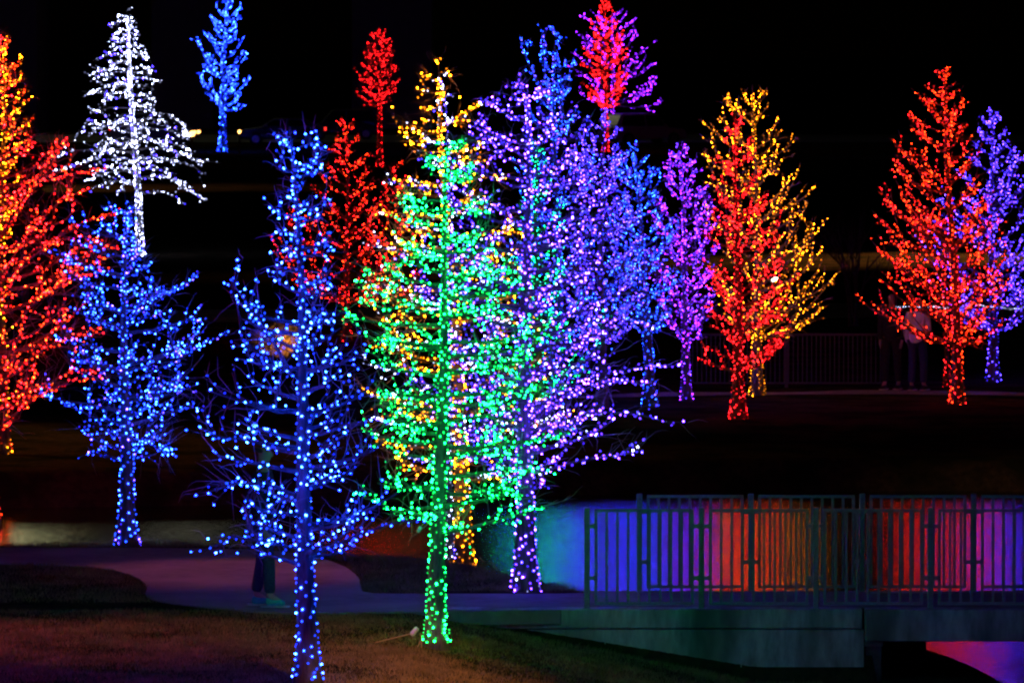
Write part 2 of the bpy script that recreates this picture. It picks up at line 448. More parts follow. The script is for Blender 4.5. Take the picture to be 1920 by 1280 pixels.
def bulbs_mesh(name, P, r, m, parent, shape):
    v, f = shape; n = len(P)
    S = v * np.array([1, 1, 1.5]) * r
    R = rand_rot(n)
    VV = np.einsum('nij,kj->nki', R, S) + P[:, None, :]
    FF = (f[None] + (np.arange(n) * len(v))[:, None, None]).reshape(-1, 3)
    return np_mesh(name, VV.reshape(-1, 3), FF, m, parent)
bulb_cache = {}
def bulb_proto(r):
    if r not in bulb_cache:
        v, f = ICO; me = bpy.data.meshes.new('light_bulb')
        me.from_pydata([tuple(p) for p in v * np.array([1, 1, 1.5]) * r], [], [tuple(int(i) for i in q) for q in f]); bulb_cache[r] = me
    return bulb_cache[r]
def bulb_me(r, m):
    k = (r, m.name)
    if k not in bulb_cache:
        me = bulb_proto(r).copy(); me.materials.append(m); bulb_cache[k] = me
    return bulb_cache[k]

def bez(a, b, c, n):
    return [a * (1 - t) ** 2 + b * (2 * t * (1 - t)) + c * t * t for t in [i / n for i in range(n + 1)]]
def wob(pts, amp, rg):
    out = [pts[0]]; off = Vector((0, 0, 0))
    for p in pts[1:]:
        off = off * .75 + Vector((rg.gauss(0, amp), rg.gauss(0, amp), rg.gauss(0, amp * .8))); out.append(p + off)
    return out
def lerp_prof(prof, py):
    if py <= prof[0][0]: return prof[0][1], prof[0][2]
    for a, b in zip(prof, prof[1:]):
        if py <= b[0]:
            t = (py - a[0]) / (b[0] - a[0]); return a[1] + (b[1] - a[1]) * t, a[2] + (b[2] - a[2]) * t
    return prof[-1][1], prof[-1][2]

def tree(name, label, px, py, top, prof, n, cols, t0=0.0, nmul=1.75, rise=.5, nb=46, r=.016, gain=1.0, trunk=.11, sub=5, near=False, seed=1, D=None, base=None,
         dens=1.0, twigs=8, lit_from=0.0, droop=0.0, fan=.5, tip=1.0, extra=(), jit=1.0, trunk_n=None, group='light-wrapped trees around the pond'):
    rg = random.Random(seed); n = int(n * nmul)
    if trunk_n is not None: trunk_n = int(trunk_n * 1.1)
    B = base or (ground(px, py) if D is None else None)
    if B is None:
        p = W(px, py, D); B = Vector((p.x, D, h1(p.x, D)))
    D = B.y; s = D / F
    root = empty(name, B); tag(root, label, 'tree', group)
    T = W(top[0], top[1], D) - B
    H = T.z
    zpx = lambda y: W(px, y, D).z - B.z
    ptop, pbot = prof[0][0], prof[-1][0]
    ztop, zbot = zpx(ptop), zpx(pbot)
    # trunk
    lean = [Vector((rg.gauss(0, .02), rg.gauss(0, .02), 0)) for _ in range(4)]
    NT = 18
    tp = []
    for i in range(NT + 1):
        t = i / NT
        p = Vector((T.x * t ** 1.5, T.y * 0, H * t - .05 * (i == 0)))
        p += Vector((math.sin(t * 7 + seed) * .02 * t * H * .4, math.cos(t * 5 + seed) * .03 * t, 0))
        tp.append(p)
    tr = [trunk * (1.5 if i == 0 else 1.15 if i == 1 else 1) * (1 - .93 * (i / NT) ** .85) + .004 for i in range(NT + 1)]
    def at(z):
        t = min(max(z / H, 0), 1) * NT; i = min(int(t), NT - 1); return tp[i].lerp(tp[i + 1], t - i), tr[i] + (tr[i + 1] - tr[i]) * (t - i)
    mb = MB(); mb.tube(tp, tr, 10 if near else 6); mb.build('trunk', M['bark'], root, True)
    # limbs
    paths = []     # (points, radii, lit weight, limb index)
    limb_objs = []
    ga = 2.39996; ph1, ph2 = rg.uniform(0, 6), rg.uniform(0, 6)
    for i in range(nb):
        u = (i + .5) / nb
        ztip = zbot + (ztop - zbot) * (u ** .92)
        ztip = min(ztip + rg.uniform(-.05, .05) * H * .3, ztop)
        pyt = HY + (CAMZ - (ztip + B.z)) * F / D
        l, rr = lerp_prof(prof, pyt)
        ax = at(ztip)[0].x + B.x
        cx = (ax) / D * F + 960
        Lm = max((cx - l) * s, .05); Rm = max((rr - cx) * s, .05)
        phi = ga * i + rg.uniform(-.35, .35)
        c = math.cos(phi)
        # favour left and right a little so the outline is filled
        c = math.copysign(abs(c) ** .5, c)
        R = (Rm if c > 0 else Lm)
        Ry = (Rm + Lm) / 2
        k = rg.choice((rg.uniform(.55, 1.0), rg.uniform(.9, 1.06))) * tip
        k *= .93 + .13 * math.sin(u * 23 + ph1 + (2 if c > 0 else 0)) * math.sin(phi * 2 + ph2)
        rise_ = rise * rg.uniform(.6, 1.4)
        ex = c * R * k; ey = math.sin(phi) * Ry * k * .95
        hl = math.hypot(ex, ey)
        zst = max(min(ztip - rise_ * hl, H * .96), min(zbot, ztip) * .92 if rise > 0.25 else ztip - .12 * hl)
        st, sr = at(zst)
        axp = at(ztip)[0]
        en = Vector((axp.x + ex, axp.y + ey, ztip))
        mid = (st + en) * .5 + Vector((ex * .12 + rg.gauss(0, .04) * hl, ey * .12, -rise_ * hl * .22 + droop * hl))
        nn = 8 if near else 5
        pts = wob(bez(st, mid, en, nn), hl * .014, rg)
        r0 = min(sr * .5, .016 + hl * .009)
        rad = [r0 * (1 - .85 * j / nn) + .003 for j in range(nn + 1)]
        mb = MB(); mb.tube(pts, rad, 5 if near else 4)
        li = len(limb_objs); limb_objs.append(mb)
        paths.append((pts, rad, 1.0))
        ns = max(1, int(round(sub * (.5 + hl / (max(Lm, Rm) + .3)))))
        for q in range(ns):
            t = rg.uniform(.22, .95); f = t * nn; a = int(f); a = min(a, nn - 1)
            p0 = pts[a].lerp(pts[a + 1], f - a); d = (pts[a + 1] - pts[a]).normalized()
            side = Vector((rg.gauss(0, 1), rg.gauss(0, 1), rg.gauss(.25, .6)))
            side -= d * side.dot(d); side.normalize()
            ln = hl * rg.uniform(.16, .42) * (1.15 - t * .6) + .08
            e = p0 + (d * (1 - fan) + side * fan).normalized() * ln + Vector((0, 0, ln * .15 * (1 if rise > .25 else 0)))
            # stay inside the crown outline
            pye = HY + (CAMZ - (e.z + B.z)) * F / (D + e.y)
            l2, r2 = lerp_prof(prof, pye); xx = (e.x + B.x) / (D + e.y) * F + 960
            if xx < l2 - 8 or xx > r2 + 8 or pye < ptop - 6: e = p0 + (e - p0) * .35
            sp = wob(bez(p0, (p0 + e) * .5 + d * ln * .15, e, 4), ln * .03, rg)
            srad = [max(rad[a] * .5, .003) * (1 - .7 * j / 4) + .0015 for j in range(5)]
            mb.tube(sp, srad, 3, False); paths.append((sp, srad, .9))
    for ex_pts in extra:     # hand-placed lit boughs: list of (px, py, depth offset)
        pts = [W(a, b, D + c) - B for a, b, c in ex_pts]
        q = []
        for j in range(len(pts) - 1):
            for t in (0, .34, .67): q.append(pts[j].lerp(pts[j + 1], t))
        q.append(pts[-1]); q = wob(q, .008, rg)
        rad = [.018 * (1 - .8 * j / len(q)) + .003 for j in range(len(q))]
        mb = MB(); mb.tube(q, rad, 5); limb_objs.append(mb); paths.append((q, rad, 1.7))
        for _ in range(int(len(q) * .8)):
            a = rg.randrange(2, len(q) - 1); d = (q[a + 1] - q[a]).normalized(); ln = rg.uniform(.12, .4)
            e = q[a] + (d + Vector((rg.gauss(0, .5), rg.gauss(0, .5), rg.gauss(.05, .35)))).normalized() * ln
            sp = wob(bez(q[a], (q[a] + e) * .5 + d * ln * .1, e, 3), ln * .03, rg); sr2 = [.006, .005, .003, .002]
            mb.tube(sp, sr2, 3, False); paths.append((sp, sr2, .9))
    if near:
        for mb in limb_objs: mb.build('limb', M['bark'], root, True)
    else:
        al = MB()
        for mb in limb_objs: al.add(mb.v, mb.f)
        tag(al.build('branches', M['bark'], root), kind='stuff')
    # bare twigs
    tw = MB()
    for _ in range(int(nb * twigs)):
        pts, rad, _w = paths[rg.randrange(len(paths))]
        a = rg.randrange(1, len(pts)); p0 = pts[a]; d = (pts[a] - pts[a - 1]).normalized()
        side = Vector((rg.gauss(0, 1), rg.gauss(0, 1), rg.gauss(.3, .8))).normalized()
        ln = rg.uniform(.08, .4) * (1.3 if near else .5) * (1.15 - .75 * min(max(p0.z / H, 0), 1))
        e = p0 + (d + side * .9).normalized() * ln
        mid = (p0 + e) * .5 + Vector((rg.gauss(0, .1), rg.gauss(0, .1), rg.gauss(.04, .1))) * ln
        tw.tube([p0, p0.lerp(mid, .6), mid, e.lerp(mid, .5) + Vector((0, 0, ln * .03)), e], [.0035, .003, .0025, .002, .0008] if near else [.004, .0035, .003, .002, .001], 3, False)
    tag(tw.build('twigs', M['twig'], root), kind='stuff')
    # bulbs: wound round the trunk, then along the boughs and their shoots
    tot = sum(sum((p[j + 1] - p[j]).length for j in range(len(p) - 1)) * w for p, _, w in paths)
    zt0 = lit_from
    tN = trunk_n if trunk_n is not None else int(n * .16)
    tN = int(tN * (1.6 if near else 1.7))
    n += tN // 3
    pos = []
    turn = rg.uniform(0, 6)
    zspan = H * .97 - zt0
    for i in range(tN):
        u = (i + rg.random() * .6) / tN
        z = zt0 + zspan * u ** (1.35 if near else 1.35)
        p, rr = at(z); turn += 2.4 + rg.uniform(-.35, .35)
        if rg.random() < .1: continue
        pos.append(p + Vector((math.cos(turn), math.sin(turn), 0)) * (rr + r * .9))
    ntr = len(pos)
    nb_ = max(n - tN, 10); step = tot / nb_
    lines = []
    for p, rad, w in paths:
        L = 0; d_next = rg.random() * step / w; line = []
        if t0 and w == 1.0: d_next = t0 * sum((p[j + 1] - p[j]).length for j in range(len(p) - 1))
        for j in range(len(p) - 1):
            seg = (p[j + 1] - p[j]); sl = seg.length
            while d_next < L + sl:
                t = (d_next - L) / sl
                off = Vector((rg.gauss(0, 1), rg.gauss(0, 1), rg.gauss(0, 1))).normalized() * (rad[j] + r * .8 + abs(rg.gauss(0, .012)) * jit)
                q = p[j] + seg * t + off; line.append(q); d_next += step / w * (rg.uniform(.3, 1.35) if rg.random() < .92 else rg.uniform(2, 4))
            L += sl
        lines.append(line); pos += line
    # the cord
    cw = MB()
    if near:
        cw.tube(pos[:ntr], .0022, 3, False)
        for line in lines:
            if len(line) > 1: cw.tube(line, .0022, 3, False)
        st = cw.build('light_string', M['wire'], root)
    else:
        st = root
    P = np.array([tuple(q) for q in pos])
    order = npr.permutation(len(P)); 
    P = P[order]
    k0 = 0
    kinds = [c for c, _ in cols]; ws = np.array([w for _, w in cols], float); ws /= ws.sum()
    # colours come in runs, as whole strings: choose by bough height
    ch = npr.choice(len(cols), len(P), p=ws)
    if near:
        key = -P[:, 1] + npr.rand(len(P)) * .2        # those facing the viewer show largest
        idx = np.argsort(-key)[:300]
        for i in idx:
            o = bpy.data.objects.new('light_bulb', bulb_me(r, led_mat(kinds[ch[i]], gain, True))); C.objects.link(o); o.parent = st
            o.location = P[i]; o.rotation_euler = (rg.uniform(0, 3), rg.uniform(0, 3), 0)
        rest = np.ones(len(P), bool); rest[idx] = False
    else:
        rest = np.ones(len(P), bool)
    for ci, kd in enumerate(kinds):
        sel = rest & (ch == ci)
        if sel.sum() == 0: continue
        o = bulbs_mesh('light_bulbs', P[sel], r, led_mat(kd, gain, False), st, ICO if near else OCT)
        tag(o, kind='stuff')
    return root

# nearest trees -------------------------------------------------
tree('bald_cypress_tree', 'sparse blue-lit tree whose trunk runs off the bottom edge, nearest of all', 577, 1290, (548, 238),
     [(235, 508, 590), (290, 515, 625), (340, 510, 640), (400, 505, 620), (450, 520, 625), (500, 500, 640), (560, 440, 660), (640, 430, 690), (735, 365, 700), (820, 385, 730), (890, 380, 740), (960, 385, 740), (1015, 400, 710), (1050, 520, 640)],
     640, [('azure', 2), ('blue', 3)], rise=.28, nb=58, r=0.0090, near=True, gain=1.5, seed=3, trunk=.105, sub=6, twigs=9, lit_from=.12, trunk_n=150, fan=.62,
     extra=[[(575, 1030, 0), (530, 1022, -.2), (480, 1012, -.3), (440, 1008, -.35), (405, 1030, -.4)], [(480, 1012, -.3), (500, 985, -.4), (520, 975, -.5)],
            [(580, 1040, 0), (640, 1015, -.2), (680, 995, -.3), (730, 978, -.35), (775, 980, -.4)],
            [(560, 930, 0), (500, 905, -.2), (440, 905, -.3), (385, 925, -.4)],
            [(565, 840, 0), (500, 830, -.3), (430, 818, -.4), (375, 800, -.5)], [(570, 720, 0), (520, 690, -.2), (450, 640, -.3), (432, 525, -.4)],
            [(545, 700, 0), (500, 620, .3), (460, 560, .3), (432, 524, .3)]])
tree('bald_cypress_tree', 'full green-lit tree with a plug hanging beside its trunk', 818, 1215, (845, 265),
     [(262, 815, 880), (330, 770, 915), (400, 735, 960), (480, 690, 985), (560, 630, 1030), (640, 625, 1070), (730, 620, 1075), (800, 630, 1080), (860, 660, 1115), (910, 700, 1060), (960, 745, 990), (985, 780, 900)],
     1250, [('green', 1)], rise=.22, nb=60, r=0.0084, near=True, nmul=1.8, fan=.6, gain=1.25, seed=11, trunk=.1, sub=6, twigs=14, lit_from=.1, trunk_n=210,
     extra=[[(820, 960, 0), (890, 930, -.1), (950, 900, -.2), (1000, 880, -.3)], [(825, 1000, 0), (880, 990, -.2), (950, 970, -.3), (1010, 950, -.3)],
            [(820, 950, 0), (740, 960, -.2), (700, 935, -.3)]])
tree('bald_cypress_tree', 'violet-white tree with long low boughs reaching right over the water', 985, 1108, (985, 145),
     [(143, 965, 1010), (180, 890, 1060), (260, 850, 1130), (350, 790, 1160), (450, 770, 1170), (560, 770, 1170), (690, 770, 1160), (760, 780, 1170), (820, 800, 1140), (870, 850, 1060), (900, 900, 1040)],
     1800, [('violet', 4), ('indigo', 2), ('white', .2)], rise=.3, nb=76, r=0.0084, near=True, gain=1.3, seed=21, trunk=.115, sub=6, twigs=12, lit_from=.02, trunk_n=230,
     extra=[[(990, 820, 0), (1060, 790, -.3), (1130, 770, -.5), (1200, 778, -.6), (1266, 796, -.7)], [(990, 890, 0), (1060, 868, -.2), (1130, 855, -.4), (1205, 842, -.5)],
            [(985, 760, 0), (1060, 740, .3), (1150, 715, .4), (1200, 718, .4)], [(985, 800, 0), (1060, 735, -.4), (1110, 700, -.3), (1190, 690, -.2), (1255, 684, -.2)],
            [(985, 700, 0), (1080, 640, -.3), (1180, 600, -.3), (1210, 612, -.3)]])
tree('bald_cypress_tree', 'amber-lit tree just behind the green one, pointed golden top above it', 868, 1050, (820, 118),
     [(112, 812, 828), (150, 772, 865), (200, 780, 870), (250, 740, 900), (290, 745, 930), (350, 700, 960), (450, 680, 1000), (550, 650, 1060), (650, 640, 1080), (760, 650, 1070), (860, 700, 1040), (900, 780, 960)],
     960, [('amber', 6), ('white', .6)], rise=.25, nb=50, r=0.0096, near=True, gain=1.3, seed=31, trunk=.11, sub=4, twigs=14, lit_from=.0, trunk_n=240,
     extra=[[(820, 262, 0), (780, 270, -.2), (745, 240, -.2)], [(830, 240, 0), (870, 215, 0), (895, 200, 0)]])
tree('bald_cypress_tree', 'slim cool-white tree mixed in among the green and amber lights', 843, 1045, (838, 150), 
     [(150, 828, 848), (260, 800, 850), (290, 735, 870), (360, 690, 930), (500, 680, 1000), (620, 660, 1040), (720, 660, 1060), (830, 690, 1100), (900, 740, 1000)],
     680, [('white', 3), ('indigo', 1)], rise=.2, nb=36, r=0.0084, seed=41, trunk=.03, sub=4, twigs=8, lit_from=.0, trunk_n=110, base=Vector((gp(843, 1045)[0], 80.0, -.03)))
tree('bald_cypress_tree', 'broad blue-lit tree at the pond edge, its wrapped trunk against pale reflections', 238, 1019, (232, 375),
     [(375, 215, 245), (400, 130, 250), (440, 70, 262), (520, 110, 300), (570, 120, 370), (650, 90, 410), (720, 85, 410), (790, 90, 370), (830, 90, 345), (850, 130, 320)],
     1000, [('azure', 3), ('blue', 3), ('indigo', 1)], rise=.35, nb=56, r=0.0090, near=True, fan=.6, seed=51, trunk=.12, sub=5, twigs=11, lit_from=.02, trunk_n=150,
     extra=[[(238, 600, 0), (300, 560, -.3), (345, 535, -.4), (368, 515, -.5)], [(238, 720, 0), (320, 680, -.3), (390, 640, -.5), (430, 618, -.6)],
            [(240, 820, 0), (290, 838, -.2), (322, 842, -.3)]])
tree('bald_cypress_tree', 'big red-lit tree cut off by the left edge, boughs lit tan', -25, 985, (-25, 60),
     [(60, -60, 20), (150, -90, 62), (250, -110, 60), (262, -120, 125), (340, -130, 190), (450, -140, 225), (560, -150, 200), (650, -150, 200), (720, -140, 180), (770, -130, 60), (790, -100, 30)],
     1500, [('red', 4), ('orange', 4), ('amber', .12)], rise=.4, nb=66, r=0.0096, near=True, seed=61, trunk=.15, sub=5, twigs=30, lit_from=.1, trunk_n=120,
     extra=[[(-25, 600, 0), (50, 490, -.3), (130, 425, -.5), (215, 398, -.6)], [(-25, 480, 0), (40, 380, .2), (95, 300, .3), (132, 258, .3)],
            [(-25, 660, 0), (60, 570, -.5), (140, 520, -.7), (205, 505, -.8)], [(-25, 560, 0), (60, 430, .4), (110, 380, .4), (170, 350, .5)], [(-25, 740, 0), (60, 670, -.3), (130, 630, -.6), (195, 622, -.7)],
            [(-25, 820, 0), (60, 750, -.3), (130, 715, -.5), (192, 708, -.6)], [(-25, 520, 0), (90, 455, -.6), (160, 440, -.7), (222, 465, -.7)], [(-25, 420, 0), (50, 350, -.6), (120, 330, -.7), (200, 318, -.6)]])
tree('bald_cypress_tree', 'golden orange tree rising behind the red one at the left edge', 5, 850, (3, 62),
     [(62, -8, 12), (100, -45, 40), (160, -55, 62), (250, -70, 60), (330, -80, 40), (430, -60, 30)],
     560, [('amber', 3), ('orange', 2)], rise=.6, nb=40, r=0.0099, gain=1.0, seed=71, trunk=.1, sub=5, twigs=6)
tree('bald_cypress_tree', 'added indigo-lit tree outside the left of the frame, there to light the lawn', 0, 0, (-551, 60),
     [(60, -560, -540), (500, -750, -350), (1000, -730, -380)], 520, [('violet', 3), ('indigo', 1), ('red', 2)], nb=30, r=0.0168, seed=121, base=Vector((-7.2, 61, -.1)), D=61, trunk_n=100, gain=4.5)  # unseen tree added to throw violet and red light on the left lawn
tree('bald_cypress_tree', 'added indigo-lit tree outside the right of the frame, there to light the bridge', 0, 0, (2698, 150),
     [(150, 2690, 2706), (600, 2500, 2900), (1050, 2520, 2870)], 520, [('indigo', 3), ('violet', 1)], nb=30, r=0.0151, seed=122, base=Vector((9.3, 68.5, -.7)), D=68, trunk_n=100, gain=.35)  # unseen tree added to throw indigo light on bridge and water
# trees across the pond ---------------------------------------
FB = dict(gain=.75, tip=1.1, nmul=2.2, twigs=14, rise=.75, fan=.42)
tree('bald_cypress_tree', 'azure-lit tree with loose looping strings at its very top', 1047, 760, (1040, 75),
     [(90, 1015, 1060), (180, 1010, 1085), (230, 960, 1100), (330, 950, 1160), (450, 930, 1180), (560, 940, 1180), (650, 960, 1150), (700, 1000, 1100)],
     1350, [('azure', 3), ('indigo', 1)], nb=60, r=0.0074, seed=81, trunk=.1, sub=4, trunk_n=170, 
     extra=[[(1040, 240, 0), (1022, 150, 0), (1016, 70, 0), (1028, 48, 0), (1040, 62, 0), (1047, 90, 0)], [(1048, 240, 0), (1010, 160, 0), (985, 110, 0), (978, 80, 0), (992, 80, 0)],
            [(1050, 250, 0), (1055, 180, 0), (1073, 110, 0)], [(1050, 250, 0), (1053, 160, 0), (1045, 90, 0)]], **FB)
tree('bald_cypress_tree', 'teal-green tree across the pond, half hidden by the violet one', 1008, 790, (1005, 255),
     [(255, 1000, 1012), (350, 980, 1040), (450, 950, 1070), (550, 920, 1110), (600, 910, 1145), (660, 910, 1140), (740, 920, 1080)],
     720, [('teal', 3), ('green', 1)], nb=48, r=0.0074, seed=82, trunk=.11, sub=4, trunk_n=130, **FB)
tree('bald_cypress_tree', 'lavender tree filling the gap right of the tall azure one', 1128, 765, (1128, 205),
     [(200, 1120, 1136), (260, 1060, 1172), (340, 1060, 1190), (450, 1040, 1210), (550, 1050, 1215), (600, 1080, 1200), (630, 1100, 1160)],
     1450, [('violet', 2), ('indigo', 3), ('blue', .6)], nb=62, r=0.0070, seed=83, trunk=.1, sub=5, trunk_n=60, lit_from=1.3, **FB)
tree('bald_cypress_tree', 'sky-blue tree with a clearly wrapped trunk, just right of centre', 1219, 762, (1185, 272),
     [(268, 1178, 1190), (320, 1150, 1250), (400, 1135, 1265), (480, 1130, 1275), (550, 1140, 1275), (590, 1160, 1260), (615, 1190, 1235)],
     820, [('azure', 3), ('indigo', .7)], nb=54, r=0.0074, seed=84, trunk=.105, sub=4, trunk_n=170, **FB)
tree('bald_cypress_tree', 'purple-lit tree between the sky-blue and the scarlet trees', 1287, 752, (1275, 268),
     [(266, 1268, 1282), (310, 1235, 1310), (370, 1225, 1340), (450, 1215, 1345), (540, 1225, 1345), (590, 1240, 1335), (630, 1265, 1310)],
     1050, [('magenta', 3), ('violet', 2)], nb=62, r=0.0072, seed=85, trunk=.08, sub=5, trunk_n=140, **FB)
tree('bald_cypress_tree', 'golden yellow tree whose crown spreads behind the scarlet tree', 1420, 742, (1415, 158),
     [(156, 1405, 1425), (185, 1335, 1445), (240, 1315, 1475), (300, 1310, 1505), (370, 1330, 1535), (410, 1330, 1560), (500, 1330, 1560), (580, 1340, 1540), (605, 1370, 1560), (625, 1390, 1480)],
     1050, [('amber', 1)], nb=62, r=0.0076, seed=86, trunk=.105, sub=4, trunk_n=190, **FB)
tree('bald_cypress_tree', 'scarlet-lit tree on the far bank in front of the yellow one', 1384, 785, (1380, 215),
     [(215, 1374, 1388), (290, 1345, 1420), (370, 1330, 1450), (450, 1320, 1475), (540, 1320, 1490), (600, 1320, 1500), (640, 1305, 1480), (670, 1310, 1440), (690, 1340, 1400)],
     1250, [('red', 1)], nb=62, r=0.0072, seed=87, gain=.72, tip=1.1, nmul=2.1, trunk=.11, sub=5, trunk_n=210, rise=.55, fan=.45, twigs=9)
tree('bald_cypress_tree', 'tall orange-red tree standing at the far right bank', 1795, 757, (1768, 128),
     [(125, 1760, 1778), (165, 1715, 1800), (230, 1700, 1822), (310, 1665, 1850), (400, 1640, 1880), (500, 1635, 1900), (560, 1618, 1890), (600, 1690, 1870), (635, 1740, 1840)],
     1500, [('orange', 3), ('red', 2)], nb=72, r=0.0074, seed=88, trunk=.105, sub=5, trunk_n=210, **FB)
tree('bald_cypress_tree', 'violet-blue tree at the right edge behind the orange-red one', 1862, 716, (1858, 205),
     [(203, 1850, 1866), (260, 1820, 1908), (300, 1800, 1925), (380, 1740, 1930), (450, 1710, 1950), (520, 1730, 1960), (580, 1780, 1950), (610, 1820, 1900)],
     1250, [('violet', 2), ('indigo', 3)], nb=62, r=0.0076, seed=89, trunk=.1, sub=5, trunk_n=150, **FB)
tree('bald_cypress_tree', 'dim red tree with a thin trunk hidden behind the orange-red one', 1775, 725, (1770, 400),
     [(400, 1760, 1780), (500, 1730, 1810), (600, 1745, 1800)], 170, [('red', 1)], nb=16, r=0.0059, seed=90, trunk=.05, sub=3, trunk_n=70, **FB)
tree('bald_cypress_tree', 'red tree mid-way behind the sparse blue one', 650, 640, (650, 222),
     [(220, 640, 662), (300, 610, 705), (380, 540, 735), (440, 500, 760), (500, 505, 765), (560, 560, 740)], 900, [('red', 3), ('orange', 2)], nb=54, r=0.0074, seed=91, trunk=.08, sub=4, trunk_n=60, **FB)
tree('bald_cypress_tree', 'red tree partly covered by amber lights left of the pointed golden top', 745, 620, (742, 300),
     [(300, 735, 750), (380, 700, 780), (460, 680, 800), (560, 690, 790)], 260, [('red', 3), ('orange', 2)], nb=30, r=0.0074, seed=92, trunk=.07, sub=4, trunk_n=30, **FB)
# far trees by the road ----------------------------------------
FF_ = dict(twigs=4, fan=.42)
GR = 'small lit trees up by the road'
tree('young_tree', 'white-lit cone-shaped tree on the upper lawn, widest at its skirt', 262, 480, (235, 20),
     [(18, 220, 252), (60, 203, 262), (110, 165, 290), (160, 148, 302), (210, 160, 305), (260, 135, 350), (300, 100, 405), (330, 115, 400), (376, 160, 395)],
     1200, [('white', 4), ('indigo', .5)], nb=74, rise=-.16, r=0.0148, gain=1.0, seed=101, trunk=.09, sub=3, trunk_n=330, droop=.16, group=GR, extra=[[(262, 250, 0), (320, 280, -.5), (370, 300, -.8), (412, 306, -1)], [(262, 290, 0), (310, 325, .3), (355, 355, .4), (392, 378, .4)], [(260, 270, 0), (200, 285, -.3), (140, 310, -.5), (98, 323, -.6)], [(262, 230, 0), (300, 210, -.2), (335, 225, -.4), (350, 260, -.5)], [(262, 255, 0), (210, 240, .2), (165, 225, .4), (140, 262, .4)]], **FF_)
tree('young_tree', 'small blue-lit tree beside the road, top cut by the picture edge', 417, 286, (425, -20),
     [(-25, 415, 450), (40, 385, 460), (90, 355, 465), (150, 372, 475), (200, 405, 470)],
     560, [('azure', 1), ('blue', 3)], nb=40, rise=.9, r=0.0231, gain=1.3, seed=102, trunk=.17, sub=4, trunk_n=120, group=GR, **FF_)
tree('young_tree', 'small dim red tree alone above the amber top', 712, 312, (716, 55),
     [(53, 708, 724), (90, 675, 740), (140, 665, 752), (190, 665, 745)], 460, [('red', 1)], nb=44, rise=.7, r=0.0176, gain=.32, seed=103, trunk=.12, sub=4, trunk_n=90, group=GR, **FF_)
tree('young_tree', 'small red tree backed by purple at the top, dense and egg-shaped', 1136, 285, (1135, 0),
     [(-4, 1128, 1142), (30, 1108, 1165), (90, 1095, 1180), (150, 1085, 1180), (195, 1105, 1170)],
     620, [('red', 1)], nb=50, rise=.7, r=0.0209, gain=.5, seed=104, trunk=.12, sub=4, trunk_n=110, group=GR, **FF_)
tree('young_tree', 'spiky purple tree fanning out behind the red egg-shaped one', 1148, 268, (1150, 20),
     [(15, 1115, 1185), (50, 1065, 1210), (100, 1075, 1230), (165, 1085, 1237), (190, 1110, 1235)],
     560, [('magenta', 1)], t0=.5, nb=34, rise=.55, r=0.0209, gain=.7, seed=105, trunk=.12, sub=3, trunk_n=70, group=GR, tip=1.15, **FF_)

# ------------------------------------------------------------------ unlit plants
cm = ground(1600, 612)
cr = empty('crape_myrtle', cm); tag(cr, 'bare multi-stemmed tree with dark rising stems, no lights', 'tree')
rg = random.Random(5)
for i in range(8):
    a = rg.uniform(0, 6.28); lean = rg.uniform(.15, .5)
    m = MB(); p0 = Vector((rg.uniform(-.12, .12), rg.uniform(-.12, .12), -.1)); e = Vector((math.cos(a) * lean, math.sin(a) * lean, rg.uniform(1.3, 1.7)))
    pts = wob(bez(p0, (p0 + e) * .5 + Vector((0, 0, .1)), e, 5), .012, rg); m.tube(pts, [.035, .03, .026, .022, .018, .012], 5)
    st = m.build('stem', M['bark'], cr, True)
    t = MB()
    for k in range(5):
        d = Vector((math.cos(a) * .35 + rg.gauss(0, .28), rg.gauss(0, .25), rg.uniform(.5, 1.0))); q0 = pts[rg.choice((3, 4, 5))]
        pp = wob(bez(q0, q0 + d * .5 + Vector((0, 0, .06)), q0 + d, 4), .012, rg); t.tube(pp, [.013, .01, .008, .006, .003], 3, False)
        for _ in range(4):
            s0 = pp[rg.choice((1, 2, 3, 4))]; t.tube([s0, s0 + Vector((rg.gauss(0, .12), rg.gauss(0, .1), rg.uniform(.15, .4)))], [.005, .002], 3, False)
    tag(t.build('twigs', M['bark'], st), kind='stuff')

# dark evergreen behind the golden tree; the pond mirrors its tip
eg = ground(48, 575); et = empty('evergreen_tree', eg); tag(et, 'unlit dark evergreen standing behind the golden orange tree', 'tree')
m = MB(); m.tube([Vector((0, 0, -.1)), Vector((0, 0, 2)), Vector((.02, 0, 4.1))], [.09, .06, .01], 7); m.build('trunk', M['bark'], et, True)
n = 9000; hh_ = npr.beta(1.1, 1.3, n); aa_ = npr.uniform(0, 6.283, n); r_ = (.62 * (1 - hh_) ** .7 + .04) * np.sqrt(npr.uniform(.25, 1, n)) * (1 + .18 * np.sin(aa_ * 5 + hh_ * 20))
P = np.stack([np.cos(aa_) * r_, np.sin(aa_) * r_, .6 + hh_ * 3.75], 1); Rm_ = rand_rot(n); tri = np.array([[-.02, 0, 0], [.02, 0, 0], [0, .11, 0]])
VV = np.einsum('nij,kj->nki', Rm_, tri) + P[:, None]
tag(np_mesh('crown', VV.reshape(-1, 3), np.arange(3 * n).reshape(-1, 3), noise_mat('conifer_needles', (.02, .035, .015), (.05, .07, .03), 6, .8, 0), et), kind='stuff')

